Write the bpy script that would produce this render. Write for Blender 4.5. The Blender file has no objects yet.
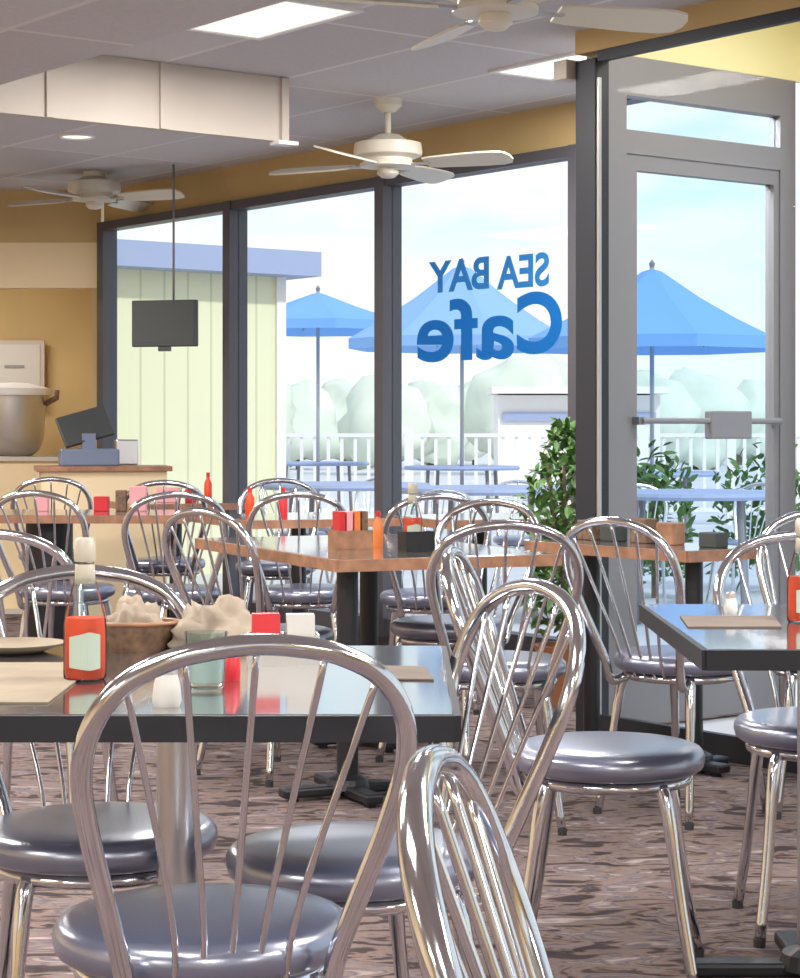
import bpy, bmesh, math, random
from mathutils import Vector, Matrix, noise
random.seed(7)
S = bpy.context.scene
COL = S.collection
F, H, HZ = 2050.0, 1.14, 430.0      # focal length in pixels, eye height, horizon row
R = math.radians

# ------------------------------------------------------------------ camera
cd = bpy.data.cameras.new('camera'); cam = bpy.data.objects.new('camera', cd); COL.objects.link(cam)
cam.location = (0, 0, H); cam.rotation_euler = (R(90), 0, 0)
cd.sensor_fit = 'HORIZONTAL'; cd.sensor_width = 36; cd.lens = F/800*36
cd.shift_y = (HZ-489)/800; cd.clip_start = .05; cd.clip_end = 400
S.camera = cam
# ------------------------------------------------------------------ world
w = bpy.data.worlds.new('world'); S.world = w; w.use_nodes = True
nt = w.node_tree; nt.nodes.clear()
def N(nt, t, **k):
    n = nt.nodes.new(t)
    for a, b in k.items(): setattr(n, a, b)
    return n
tc = N(nt, 'ShaderNodeTexCoord'); sp = N(nt, 'ShaderNodeSeparateXYZ'); nt.links.new(tc.outputs['Generated'], sp.inputs[0])
rp = N(nt, 'ShaderNodeValToRGB'); nt.links.new(sp.outputs['Z'], rp.inputs[0])
e = rp.color_ramp.elements
e[0].position = 0; e[0].color = (1, .98, .94, 1)
e[1].position = 1; e[1].color = (.30, .52, 1.0, 1)
for p, c in ((.06, (.93, .97, .95, 1)), (.13, (.66, .90, .97, 1)), (.19, (.55, .76, 1.0, 1)), (.40, (.45, .66, 1.0, 1))):
    q = e.new(p); q.color = c
mp = N(nt, 'ShaderNodeMapping'); mp.inputs['Scale'].default_value = (9, 9, 26); nt.links.new(tc.outputs['Generated'], mp.inputs[0])
nz = N(nt, 'ShaderNodeTexNoise'); nz.inputs['Scale'].default_value = 1.3; nz.inputs['Detail'].default_value = 4; nt.links.new(mp.outputs[0], nz.inputs[0])
cr = N(nt, 'ShaderNodeValToRGB'); nt.links.new(nz.outputs['Fac'], cr.inputs[0]); cr.color_ramp.elements[0].position = .36; cr.color_ramp.elements[1].position = .58
mx = N(nt, 'ShaderNodeMixRGB'); nt.links.new(cr.outputs[0], mx.inputs[0]); nt.links.new(rp.outputs[0], mx.inputs[1]); mx.inputs[2].default_value = (1, .955, .90, 1)
bg = N(nt, 'ShaderNodeBackground'); nt.links.new(mx.outputs[0], bg.inputs[0]); bg.inputs[1].default_value = 1.1
wo = N(nt, 'ShaderNodeOutputWorld'); nt.links.new(bg.outputs[0], wo.inputs[0])
# ------------------------------------------------------------------ sun, exposure
sd = bpy.data.lights.new('sun', 'SUN'); sd.energy = 2.0; sd.angle = R(3); sd.color = (1, .96, .88)
so = bpy.data.objects.new('sun', sd); COL.objects.link(so); so.rotation_euler = (R(50), 0, R(35))
LAMP = 44.0            # watts of each ceiling troffer
S.view_settings.view_transform = 'Standard'; S.view_settings.look = 'None'
S.view_settings.exposure = 0.15; S.view_settings.gamma = 1.0; S.view_settings.use_curve_mapping = False

# ------------------------------------------------------------------ materials
def mat(name, col, rough=.5, metal=0, spec=.5, bump=None, noise_amt=0, nscale=8, coat=0):
    m = bpy.data.materials.new(name); m.use_nodes = True; t = m.node_tree; b = t.nodes['Principled BSDF']
    b.inputs['Base Color'].default_value = (*col, 1); b.inputs['Roughness'].default_value = rough
    b.inputs['Metallic'].default_value = metal; b.inputs['Specular IOR Level'].default_value = spec
    b.inputs['Coat Weight'].default_value = coat
    tcn = N(t, 'ShaderNodeTexCoord')
    if noise_amt:
        n = N(t, 'ShaderNodeTexNoise'); n.inputs['Scale'].default_value = nscale; n.inputs['Detail'].default_value = 4
        t.links.new(tcn.outputs['Object'], n.inputs[0])
        r = N(t, 'ShaderNodeValToRGB'); t.links.new(n.outputs['Fac'], r.inputs[0])
        r.color_ramp.elements[0].position = .3; r.color_ramp.elements[1].position = .7
        r.color_ramp.elements[0].color = (*[c*(1-noise_amt) for c in col], 1); r.color_ramp.elements[1].color = (*[min(1, c*(1+noise_amt)) for c in col], 1)
        t.links.new(r.outputs[0], b.inputs['Base Color'])
    if bump:
        n = N(t, 'ShaderNodeTexNoise'); n.inputs['Scale'].default_value = bump[0]; t.links.new(tcn.outputs['Object'], n.inputs[0])
        bn = N(t, 'ShaderNodeBump'); bn.inputs['Strength'].default_value = bump[1]; bn.inputs['Distance'].default_value = .01
        t.links.new(n.outputs['Fac'], bn.inputs['Height']); t.links.new(bn.outputs[0], b.inputs['Normal'])
    return m
def emis(name, col, s):
    m = bpy.data.materials.new(name); m.use_nodes = True; b = m.node_tree.nodes['Principled BSDF']
    b.inputs['Base Color'].default_value = (*col, 1); b.inputs['Emission Color'].default_value = (*col, 1); b.inputs['Emission Strength'].default_value = s
    return m
def glass(name, tint=(.95, .98, 1), refl=.05):
    m = bpy.data.materials.new(name); m.use_nodes = True; t = m.node_tree; t.nodes.clear()
    tr = N(t, 'ShaderNodeBsdfTransparent'); tr.inputs[0].default_value = (*tint, 1)
    gl = N(t, 'ShaderNodeBsdfGlossy'); gl.inputs['Roughness'].default_value = .02
    lw = N(t, 'ShaderNodeLayerWeight'); lw.inputs[0].default_value = .12
    ml = N(t, 'ShaderNodeMath', operation='MULTIPLY'); t.links.new(lw.outputs['Fresnel'], ml.inputs[0]); ml.inputs[1].default_value = refl*5
    mi = N(t, 'ShaderNodeMixShader'); t.links.new(ml.outputs[0], mi.inputs[0]); t.links.new(tr.outputs[0], mi.inputs[1]); t.links.new(gl.outputs[0], mi.inputs[2])
    o = N(t, 'ShaderNodeOutputMaterial'); t.links.new(mi.outputs[0], o.inputs[0])
    return m
M = dict(
 chrome=mat('chrome', (.70, .71, .75), .12, 1, noise_amt=.04, nscale=30),
 chrome_dull=mat('satin_steel', (.62, .63, .66), .28, 1),
 vinyl=mat('vinyl_window_sheen', (.14, .165, .27), .30, .5, 1.0, bump=(160, .04), coat=.8),  # bluish window reflection put into the dark seat's base colour and metallic
 blackp=mat('black_paint', (.012, .012, .016), .4),
 lam=mat('dark_laminate', (.05, .05, .058), .16, 0, 1.0, bump=(3, .01), coat=1),
 lam_edge=mat('dark_edge', (.010, .011, .017), .45),
 wood=mat('orange_wood_edge', (.34, .17, .10), .42, noise_amt=.3, nscale=20),
 woodtop=mat('brown_top', (.14, .11, .10), .18, 0, 1.0, coat=1),
 frame=mat('dark_bronze_frame', (.085, .083, .100), .45, .1), framed=mat('near_black_frame', (.022, .024, .034), .45, .1),
 frame2=mat('grey_aluminium', (.27, .255, .27), .45, .2),
 strip=mat('pale_aluminium', (.48, .47, .47), .35, .5),
 wall=mat('mustard_paint', (.56, .41, .19), .75, noise_amt=.06, nscale=2),
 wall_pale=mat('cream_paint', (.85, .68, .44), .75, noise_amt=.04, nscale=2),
 wall_lemon=mat('lemon_paint', (.92, .82, .46), .75),
 panel=mat('cream_panel', (.56, .50, .44), .6, noise_amt=.05, nscale=3),
 fan=mat('ivory_enamel', (.72, .68, .58), .4),
 white=mat('white_paint', (.8, .8, .8), .5),
 glass=glass('window_glass'), jar=glass('bottle_glass', (.86, .93, .93), .14),
 bluevinyl=mat('blue_vinyl_film', (.015, .16, .50), .5), bluevinyl2=mat('light_blue_vinyl_film', (.05, .22, .50), .5),
 umb=mat('blue_canvas', (.20, .44, .86), .8), umb_l=mat('pale_blue_canvas', (.26, .50, .86), .8),
 siding=None, deck=mat('patio_concrete', (.62, .62, .64), .8, noise_amt=.1, nscale=1),
 fascia=mat('blue_grey_fascia', (.34, .40, .58), .6),
 foliage=mat('leaf_green', (.075, .17, .035), .5, noise_amt=.5, nscale=9),
 tree=mat('haze_pale_green', (.70, .76, .64), .9, noise_amt=.12, nscale=.5), flower=mat('cream_flower', (.85, .8, .55), .6),  # tree: distance haze is put into the pale colour
 terracotta=mat('terracotta', (.4, .17, .09), .7), trunk=mat('bark', (.2, .15, .1), .8),
 ketchup=mat('ketchup', (.75, .06, .010), .3), cap=mat('white_cap', (.46, .42, .34), .4), label=mat('pale_label', (.42, .50, .42), .6),
 labelw=mat('white_label', (.62, .60, .57), .6), red=mat('red_plastic', (.60, .02, .03), .35), cream=mat('ceramic_white', (.58, .57, .54), .3),
 paper=mat('beige_paper', (.25, .20, .14), .8, noise_amt=.12, nscale=14), paper2=mat('brown_paper', (.13, .10, .08), .7, noise_amt=.12, nscale=14), napkin=mat('crumpled_napkin', (.33, .27, .21), .85, noise_amt=.18, nscale=12),
 brown=mat('brown_wicker', (.17, .10, .06), .6, noise_amt=.4, nscale=60), steel=mat('brushed_steel', (.62, .60, .58), .35, .9),
 screen=mat('monitor_black', (.05, .055, .055), .5), bluegrey=mat('blue_grey_plastic', (.16, .20, .30), .4), orange=mat('orange_sauce', (.75, .2, .04), .4),
 pink=mat('pink_packets', (.75, .35, .38), .6), lamp=emis('lamp_diffuser', (.95, .90, .82), .75), can=emis('downlight_bulb', (1, .93, .82), 1.3),
 rubber=mat('rubber', (.03, .03, .03), .7), boat=mat('boathouse_white', (.85, .82, .78), .7))
M['vinyl'].node_tree.nodes['Principled BSDF'].inputs['Coat IOR'].default_value = 2.7
M['vinyl'].node_tree.nodes['Principled BSDF'].inputs['Coat Roughness'].default_value = .26
for k_ in ('lam', 'woodtop'):
    M[k_].node_tree.nodes['Principled BSDF'].inputs['Coat IOR'].default_value = 2.2; M[k_].node_tree.nodes['Principled BSDF'].inputs['Coat Roughness'].default_value = .08
def siding():
    m = bpy.data.materials.new('pale_vertical_siding'); m.use_nodes = True; t = m.node_tree; b = t.nodes['Principled BSDF']
    tcn = N(t, 'ShaderNodeTexCoord'); s = N(t, 'ShaderNodeSeparateXYZ'); t.links.new(tcn.outputs['Object'], s.inputs[0])
    a = N(t, 'ShaderNodeMath', operation='MULTIPLY'); a.inputs[1].default_value = 4.2; t.links.new(s.outputs['X'], a.inputs[0])
    f = N(t, 'ShaderNodeMath', operation='FRACT'); t.links.new(a.outputs[0], f.inputs[0])
    r = N(t, 'ShaderNodeValToRGB'); t.links.new(f.outputs[0], r.inputs[0])
    r.color_ramp.elements[0].position = .05; r.color_ramp.elements[0].color = (.60, .59, .38, 1)
    r.color_ramp.elements[1].position = .12; r.color_ramp.elements[1].color = (.78, .77, .53, 1)
    t.links.new(r.outputs[0], b.inputs['Base Color']); b.inputs['Roughness'].default_value = .7
    return m
M['siding'] = siding()
def thin(name, col, fac, rough=.5):
    m = bpy.data.materials.new(name); m.use_nodes = True; t = m.node_tree; t.nodes.clear()
    d = N(t, 'ShaderNodeBsdfDiffuse'); d.inputs[0].default_value = (*col, 1); tr = N(t, 'ShaderNodeBsdfTranslucent'); tr.inputs[0].default_value = (*col, 1)
    mi = N(t, 'ShaderNodeMixShader'); mi.inputs[0].default_value = fac; t.links.new(d.outputs[0], mi.inputs[1]); t.links.new(tr.outputs[0], mi.inputs[2])
    o = N(t, 'ShaderNodeOutputMaterial'); t.links.new(mi.outputs[0], o.inputs[0]); return m
M['bluevinyl'] = thin('blue_vinyl_film', (.04, .30, .68), .5); M['bluevinyl2'] = thin('light_blue_vinyl_film', (.09, .38, .72), .5)
M['umb'] = thin('blue_canvas', (.27, .52, .90), .35); M['umb_l'] = thin('pale_blue_canvas', (.36, .58, .90), .35)
def pale_sheen_glass(name, fac):
    m = glass(name, (.86, .93, .93), .2); t = m.node_tree; o = [n for n in t.nodes if n.type == 'OUTPUT_MATERIAL'][0]; src = o.inputs[0].links[0].from_socket
    d = N(t, 'ShaderNodeBsdfDiffuse'); d.inputs[0].default_value = (.8, .82, .82, 1); mi = N(t, 'ShaderNodeMixShader'); mi.inputs[0].default_value = fac  # white diffuse share stands in for reflections on the glass
    t.links.new(src, mi.inputs[1]); t.links.new(d.outputs[0], mi.inputs[2]); t.links.new(mi.outputs[0], o.inputs[0]); return m
M['jar_bottle'] = pale_sheen_glass('bottle_glass_reflecting', .02)
WA = math.atan2(.794, -.607)      # direction of the window walls
def ceiling_mat():
    m = bpy.data.materials.new('ceiling_tiles'); m.use_nodes = True; t = m.node_tree; b = t.nodes['Principled BSDF']
    tcn = N(t, 'ShaderNodeTexCoord'); mpn = N(t, 'ShaderNodeMapping'); mpn.inputs['Rotation'].default_value = (0, 0, -WA); t.links.new(tcn.outputs['Object'], mpn.inputs[0])
    br = N(t, 'ShaderNodeTexBrick'); br.offset = 0; br.squash = 1
    br.inputs['Scale'].default_value = 1; br.inputs['Brick Width'].default_value = 1.22; br.inputs['Row Height'].default_value = .61
    br.inputs['Mortar Size'].default_value = .014; br.inputs['Mortar Smooth'].default_value = .1
    br.inputs['Color1'].default_value = (.70, .685, .71, 1); br.inputs['Color2'].default_value = (.60, .585, .61, 1); br.inputs['Mortar'].default_value = (.80, .78, .78, 1)
    t.links.new(mpn.outputs[0], br.inputs[0])
    n = N(t, 'ShaderNodeTexNoise'); n.inputs['Scale'].default_value = 60; t.links.new(tcn.outputs['Object'], n.inputs[0])
    mm = N(t, 'ShaderNodeMixRGB', blend_type='MULTIPLY'); mm.inputs[0].default_value = .25; t.links.new(br.outputs['Color'], mm.inputs[1]); t.links.new(n.outputs['Color'], mm.inputs[2])
    t.links.new(mm.outputs[0], b.inputs['Base Color']); b.inputs['Roughness'].default_value = .8
    return m
def carpet_mat():
    m = bpy.data.materials.new('patterned_carpet'); m.use_nodes = True; t = m.node_tree; b = t.nodes['Principled BSDF']
    tcn = N(t, 'ShaderNodeTexCoord'); mpn = N(t, 'ShaderNodeMapping'); mpn.inputs['Rotation'].default_value = (0, 0, R(8)); mpn.inputs['Scale'].default_value = (4.6, 10.0, 1); t.links.new(tcn.outputs['Object'], mpn.inputs[0])
    n1 = N(t, 'ShaderNodeTexNoise'); n1.inputs['Scale'].default_value = 1.5; n1.inputs['Detail'].default_value = 3; n1.inputs['Distortion'].default_value = 1.2; t.links.new(mpn.outputs[0], n1.inputs[0])
    r = N(t, 'ShaderNodeValToRGB'); r.color_ramp.interpolation = 'LINEAR'; t.links.new(n1.outputs['Fac'], r.inputs[0])
    el = r.color_ramp.elements
    el[0].position = .30; el[0].color = (.055, .042, .045, 1); el[1].position = .72; el[1].color = (.46, .38, .36, 1)
    for p, c in ((.41, (.085, .065, .068, 1)), (.46, (.24, .17, .145, 1)), (.53, (.26, .20, .19, 1)), (.58, (.15, .12, .14, 1)), (.64, (.30, .24, .23, 1))):
        q = el.new(p); q.color = c
    n2 = N(t, 'ShaderNodeTexNoise'); n2.inputs['Scale'].default_value = 160; t.links.new(tcn.outputs['Object'], n2.inputs[0])
    mm = N(t, 'ShaderNodeMixRGB', blend_type='MULTIPLY'); mm.inputs[0].default_value = .5; t.links.new(r.outputs[0], mm.inputs[1]); t.links.new(n2.outputs['Color'], mm.inputs[2])
    t.links.new(mm.outputs[0], b.inputs['Base Color']); b.inputs['Roughness'].default_value = .95; b.inputs['Specular IOR Level'].default_value = .1
    return m

# ------------------------------------------------------------------ helpers
class MB:
    def __init__(s): s.b = bmesh.new()
    def box(s, c, size, rz=0, rot=None, bev=0):
        g = bmesh.ops.create_cube(s.b, size=1)['verts']
        mtx = Matrix.Translation(c) @ (rot if rot is not None else Matrix.Rotation(rz, 4, 'Z')) @ Matrix.Diagonal((*size, 1))
        bmesh.ops.transform(s.b, matrix=mtx, verts=g)
        if bev:
            ed = set(); [ed.update(v.link_edges) for v in g]
            bmesh.ops.bevel(s.b, geom=list(ed), offset=bev, segments=2, affect='EDGES', profile=.5)
        return s
    def prism(s, pts, z0, z1):
        lo = [s.b.verts.new((x, y, z0)) for x, y in pts]; hi = [s.b.verts.new((x, y, z1)) for x, y in pts]
        n = len(pts); s.b.faces.new(lo[::-1]); s.b.faces.new(hi)
        for i in range(n): s.b.faces.new((lo[i], lo[(i+1) % n], hi[(i+1) % n], hi[i]))
        return s
    def tube(s, pts, r, seg=10, caps=True):
        pts = [Vector(p) for p in pts]; n = len(pts); rs = r if isinstance(r, (list, tuple)) else [r]*n
        prev = None; rings = []
        for i, p in enumerate(pts):
            t = (pts[min(i+1, n-1)]-pts[max(i-1, 0)]).normalized()
            if prev is None:
                a = Vector((0, 0, 1)) if abs(t.z) < .9 else Vector((1, 0, 0)); u = t.cross(a).normalized()
            else: u = (prev - t*prev.dot(t)).normalized()
            prev = u; v = t.cross(u)
            rings.append([s.b.verts.new(p+(u*math.cos(k*2*math.pi/seg)+v*math.sin(k*2*math.pi/seg))*rs[i]) for k in range(seg)])
        for i in range(n-1):
            for k in range(seg): s.b.faces.new((rings[i][k], rings[i][(k+1) % seg], rings[i+1][(k+1) % seg], rings[i+1][k]))
        if caps: s.b.faces.new(rings[0][::-1]); s.b.faces.new(rings[-1])
        return s
    def ring(s, R0, r, z, seg=28, sg=8, sx=1, sy=1, c=(0, 0)):
        rr = []
        for i in range(seg):
            a = i*2*math.pi/seg
            rr.append([s.b.verts.new((c[0]+(R0+r*math.cos(q*2*math.pi/sg))*math.cos(a)*sx, c[1]+(R0+r*math.cos(q*2*math.pi/sg))*math.sin(a)*sy, z+r*math.sin(q*2*math.pi/sg))) for q in range(sg)])
        for i in range(seg):
            for q in range(sg): s.b.faces.new((rr[i][q], rr[(i+1) % seg][q], rr[(i+1) % seg][(q+1) % sg], rr[i][(q+1) % sg]))
        return s
    def lathe(s, prof, seg=24, c=(0, 0, 0), sx=1, sy=1):
        rr = []
        for (r, z) in prof:
            if r < 1e-5: rr.append([s.b.verts.new((c[0], c[1], c[2]+z))])
            else: rr.append([s.b.verts.new((c[0]+r*math.cos(k*2*math.pi/seg)*sx, c[1]+r*math.sin(k*2*math.pi/seg)*sy, c[2]+z)) for k in range(seg)])
        for a, b in zip(rr, rr[1:]):
            for k in range(seg):
                k2 = (k+1) % seg
                if len(a) == 1 and len(b) == 1: continue
                if len(a) == 1: s.b.faces.new((a[0], b[k2], b[k]))
                elif len(b) == 1: s.b.faces.new((a[k], a[k2], b[0]))
                else: s.b.faces.new((a[k], a[k2], b[k2], b[k]))
        return s
    def quad(s, a, b, c, d):
        s.b.faces.new([s.b.verts.new(p) for p in (a, b, c, d)]); return s
    def build(s, name, m, parent=None, smooth=False, **props):
        bmesh.ops.recalc_face_normals(s.b, faces=s.b.faces)
        me = bpy.data.meshes.new(name); s.b.to_mesh(me); s.b.free()
        o = bpy.data.objects.new(name, me); COL.objects.link(o); me.materials.append(m)
        if smooth:
            for p in me.polygons: p.use_smooth = True
        if smooth == 'auto':
            me.set_sharp_from_angle(angle=R(40))
        if parent: o.parent = parent
        for k, v in props.items(): o[k] = v
        return o
def thing(name, label, cat, loc=(0, 0, 0), rz=0, group=None):
    o = bpy.data.objects.new(name, None); COL.objects.link(o); o.location = loc; o.rotation_euler = (0, 0, rz); o.empty_display_size = .1
    o['label'] = label; o['category'] = cat
    if group: o['group'] = group
    return o
def tag(o, label, cat, group=None, loc=None):
    o['label'] = label; o['category'] = cat
    if group: o['group'] = group
    if loc: o.location = loc
    return o
def dup(root, loc, rz, label=None, group=None):
    def cp(o, par):
        c = o.copy(); COL.objects.link(c)
        if par: c.parent = par
        for ch in list(o.children): cp(ch, c)
        return c
    r = cp(root, None); r.location = loc; r.rotation_euler = (0, 0, rz)
    if label: r['label'] = label
    if group: r['group'] = group
    return r
def struct(o): o['kind'] = 'structure'; return o
def at(px, py, h):
    s = (py-HZ)/(H-h); return Vector(((px-400)/s, F/s, h))
U = Vector((-.607, .794, 0)).normalized(); Nn = Vector((.794, .607, 0)).normalized()
K = .607/.794
P1a = Vector((.654, 7.65, 0)); C1 = P1a.x+K*P1a.y
def onwall(px, C):
    a = (px-400)/F; Z = C/(K+a); return Vector((a*Z, Z, 0))
C2 = .778+K*9.28
Q = onwall(775, C2)
Q = P1a + Nn*((Q-P1a).dot(Nn))
L0 = onwall(104, C2)
CH = 2.625
RZ = math.atan2(-U.y, -U.x)    # local +X runs along the wall towards the right and the camera

# ------------------------------------------------------------------ the room
P1e = P1a - U*11.5
room = [(L0.x, L0.y), (Q.x, Q.y), (P1a.x, P1a.y), (P1e.x, P1e.y), (P1e.x, -4), (-6, -4), (-6, L0.y)]
Vr = P1a+Nn*1.22-U*3.2; Vs = P1a-U*3.2
struct(MB().prism(room, -.10, 0).build('floor', carpet_mat()))
struct(MB().prism([(P1a.x, P1a.y), (Q.x, Q.y), (Vr.x, Vr.y), (Vs.x, Vs.y)], -.10, -.001).build('floor', M['deck']))
struct(MB().prism([(L0.x, L0.y), (-6, L0.y), (-6, 14.6), (-2.1, 14.6)], -.10, 0).build('floor', M['deck']))
ce = struct(MB().prism([(x, y) for x, y in room], CH, CH+.1).build('ceiling', ceiling_mat()))
struct(MB().prism([(P1a.x, P1a.y), (P1a.x+Nn.x*1.22, P1a.y+Nn.y*1.22), (Vr.x, Vr.y), (Vs.x, Vs.y)], 2.9, 3.0).build('ceiling', M['wall_lemon']))
struct(MB().prism([(L0.x-.11, L0.y+.16), (-6, L0.y+.16), (-6, 14.6), (-2.16, 14.6)], 2.4, 2.5).build('ceiling', M['wall_pale']))
def wallbox(a, b, z0, z1, th, m, name, off=0, parent=None):
    """slab between ground points a and b, thickness th centred at off along its left normal"""
    a = Vector((a[0], a[1], 0)); b = Vector((b[0], b[1], 0)); d = b-a; L = d.length; ang = math.atan2(d.y, d.x); nn = Vector((-d.y, d.x, 0))/L
    c = (a+b)/2+nn*off
    o = MB().box((0, 0, 0), (L, th, z1-z0)).build(name, m, parent)
    o.location = (c.x, c.y, (z0+z1)/2); o.rotation_euler = (0, 0, ang)
    return o
HW = 2.37          # head of the far windows
HP = 2.47          # head of the near glass partition
ov = Nn*.06
mull_end = onwall(583, C2)
struct(wallbox(L0, mull_end, HW+.05, CH+.02, .12, M['wall'], 'wall_far', off=.06))
struct(wallbox(L0, Q, 0, .10, .12, M['frame'], 'trim_1', off=.06))
struct(wallbox(P1a, P1e, HP+.07, CH+.02, .12, M['wall'], 'wall_right', off=.06))
# left end wall: cream soffit over the servery opening
struct(wallbox((-6, L0.y), (L0.x-.02, L0.y), 2.30, CH+.02, .14, M['wall'], 'wall_soffit', off=.07))
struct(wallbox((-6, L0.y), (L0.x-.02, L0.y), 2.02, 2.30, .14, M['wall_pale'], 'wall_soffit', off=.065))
# lower step of the ceiling over the near left of the room
A_ = at(0, 85, 2.45); st = [A_+U*1.6, A_-U*12.5]
struct(MB().prism([(st[0].x, st[0].y), (st[1].x, st[1].y), (-5.95, -3.9), (-5.95, st[0].y)], 2.45, CH+.03).build('ceiling', ce.data.materials[0]))
struct(wallbox((L0.x-.05, L0.y), (-2.09, 14.6), 0, 2.5, .05, M['wall'], 'wall_servery_side', off=0))
struct(wallbox((-6, 14.6), (-2.1, 14.6), 0, 2.5, .1, M['wall'], 'wall_servery_back', off=.05))
struct(wallbox((-6, -4), (-6, 14.6), 0, CH+.02, .12, M['wall_pale'], 'wall_left', off=.06))
# wall behind the camera, with two windows
struct(wallbox((-6, -4), (P1e.x, -4), 0, .9, .12, M['wall'], 'wall_back', off=-.06))
struct(wallbox((-6, -4), (P1e.x, -4), 2.2, CH, .12, M['wall'], 'wall_back', off=-.06))
for a, b in ((-6, -4.2), (-.6, .8), (4.6, P1e.x)):
    struct(wallbox((a, -4), (b, -4), .9, 2.2, .12, M['wall'], 'wall_back', off=-.06))
struct(wallbox((P1e.x, P1e.y), (P1e.x, -4), 0, CH, .12, M['wall'], 'wall_end', off=.06))
# lemon wall over the door inside the vestibule, and the vestibule ends
struct(wallbox(P1a+Nn*.07, P1a+Nn*1.22, 2.56, 2.92, .05, M['wall_lemon'], 'wall_vestibule', off=0))
struct(wallbox(P1a+Nn*1.22-U*.02, Vr, 2.56, 2.92, .10, M['wall_lemon'], 'wall_vestibule', off=.05))
struct(wallbox(Vs+Nn*.1, Vr, 0, 2.92, .10, M['wall_lemon'], 'wall_vestibule', off=-.05))

def window(name, a, b, z0, z1, fm, fw=.06, fd=.10, gm='glass', off=.05, jambs=(True, True), head=.05):
    """a framed fixed pane between ground points a (left) and b (right)"""
    d = (b-a); L = d.length; ang = math.atan2(d.y, d.x)
    r = bpy.data.objects.new(name, None); COL.objects.link(r); r.location = (a.x, a.y, 0); r.rotation_euler = (0, 0, ang); r['kind'] = 'structure'
    m = MB()
    if jambs[0]: m.box((fw/2, off, (z0+z1)/2), (fw, fd, z1-z0))
    if jambs[1]: m.box((L-fw/2, off, (z0+z1)/2), (fw, fd, z1-z0))
    x0 = fw if jambs[0] else 0; x1 = L-fw if jambs[1] else L
    m.box(((x0+x1)/2, off, z1-head/2), (x1-x0, fd, head)); m.box(((x0+x1)/2, off, z0+.045), (x1-x0, fd, .09))
    m.build('window_frame', fm, r)
    MB().box(((x0+x1)/2, off, (z0+.09+z1-head)/2), (x1-x0, .008, z1-head-z0-.09)).build('pane', M[gm], r)
    return r, L
# far windows, split by mullions at photo columns 235, 388 and behind the post
mull = [L0, onwall(235, C2), onwall(388, C2), onwall(583, C2), Q]
for i in range(4):
    a, b = mull[i], mull[i+1]
    window('window_%d' % (i+1), a-U*(0 if i == 0 else .036), b+U*(.036 if i < 3 else 0), .10, HW+.05 if i < 3 else CH, M['frame'], fw=.045 if i else .075, jambs=(i == 0, False), off=0)
for i in (1, 2, 3):
    struct(MB().box((0, 0, 0), (.072, .12, HW-.05)).build('trim_%d' % (i+1), M['frame'])).location = (mull[i].x, mull[i].y, .10+(HW-.05)/2)
    bpy.context.view_layer.update()
for o in COL.objects:
    if o.name in ('trim_2', 'trim_3', 'trim_4'): o.rotation_euler = (0, 0, RZ)
# near partition P1
PW = [0, 1.65, 3.3, 4.95, 6.6, 8.25, 9.9, 11.5]
for i in range(7):
    window('window_%d' % (i+5), P1a-U*(PW[i] + (.115 if i == 0 else .035)), P1a-U*(PW[i+1]-.035), 0, HP+.07, M['framed'], fw=.02, jambs=(False, False), head=.04, fd=.03, off=.02)
    if i:
        q = P1a-U*PW[i]; o = struct(MB().box((0, 0, 0), (.07, .12, HP+.07)).build('trim_%d' % (i+5), M['framed'])); o.location = (q.x+Nn.x*.05, q.y+Nn.y*.05, (HP+.07)/2); o.rotation_euler = (0, 0, RZ)
q = P1a-U*.055+Nn*.035
o = struct(MB().box((0, 0, 0), (.11, .07, CH-.11), bev=.004).build('trim_5', M['framed'])); o.location = (q.x, q.y, (CH-.11)/2); o.rotation_euler = (0, 0, RZ)
q = P1a-U*.116+Nn*.012
o = struct(MB().box((0, 0, 0), (.016, .012, HP-.06)).build('trim_15', M['strip'])); o.location = (q.x, q.y, HP/2); o.rotation_euler = (0, 0, RZ)
q = P1a+U*.04-Nn*.0
o = struct(MB().box((0, 0, 0), (.07, .08, .07)).build('trim_16', M['panel'])); o.location = (q.x, q.y, CH-.14); o.rotation_euler = (0, 0, RZ)

# door frame J, perpendicular to the window walls, seen through the partition
JA = math.atan2(Nn.y, Nn.x); JL = 1.18; Qv = P1a+Nn*1.22
j = bpy.data.objects.new('door_1', None); COL.objects.link(j); j.location = (P1a.x, P1a.y, 0); j.rotation_euler = (0, 0, JA); j['kind'] = 'structure'
m = MB()
x0, x1 = .085, 1.18
m.box((x0+.075, 0, 1.28), (.15, .06, 2.56)); m.box((x1-.045, 0, 1.28), (.09, .06, 2.56))
m.box((.6625, 0, 2.485), (.855, .06, .15)); m.box((.6625, 0, 2.235), (.855, .06, .09))
m.build('door_frame', M['frame2'], j)
MB().box((.6625, 0, 2.345), (.855, .008, .13)).build('transom_pane', M['glass'], j)
m = MB(); dx0, dx1 = .236, 1.088
m.box((dx0+.03, 0, 1.105), (.06, .045, 2.17)); m.box((dx1-.015, 0, 1.105), (.03, .045, 2.17))
m.box(((dx0+dx1)/2+.015, 0, 2.160), (dx1-dx0-.09, .045, .06)); m.box(((dx0+dx1)/2+.015, 0, .13), (dx1-dx0-.09, .045, .23))
dl = m.build('door_leaf', M['frame2'], j)
MB().box(((dx0+dx1)/2+.015, 0, 1.19), (dx1-dx0-.09, .006, 1.89)).build('pane', M['glass'], dl)
m = MB(); m.tube([(dx0+.05, -.06, 1.175), (dx1-.03, -.06, 1.175)], .012); m.box(((dx0+dx1)/2+.10, -.055, 1.16), (.23, .04, .11), bev=.006)
m.box((dx0+.05, -.035, 1.175), (.03, .05, .03)); m.box((dx1-.04, -.035, 1.175), (.03, .05, .03))
m.build('door_handle', M['frame2'], dl)
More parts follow.
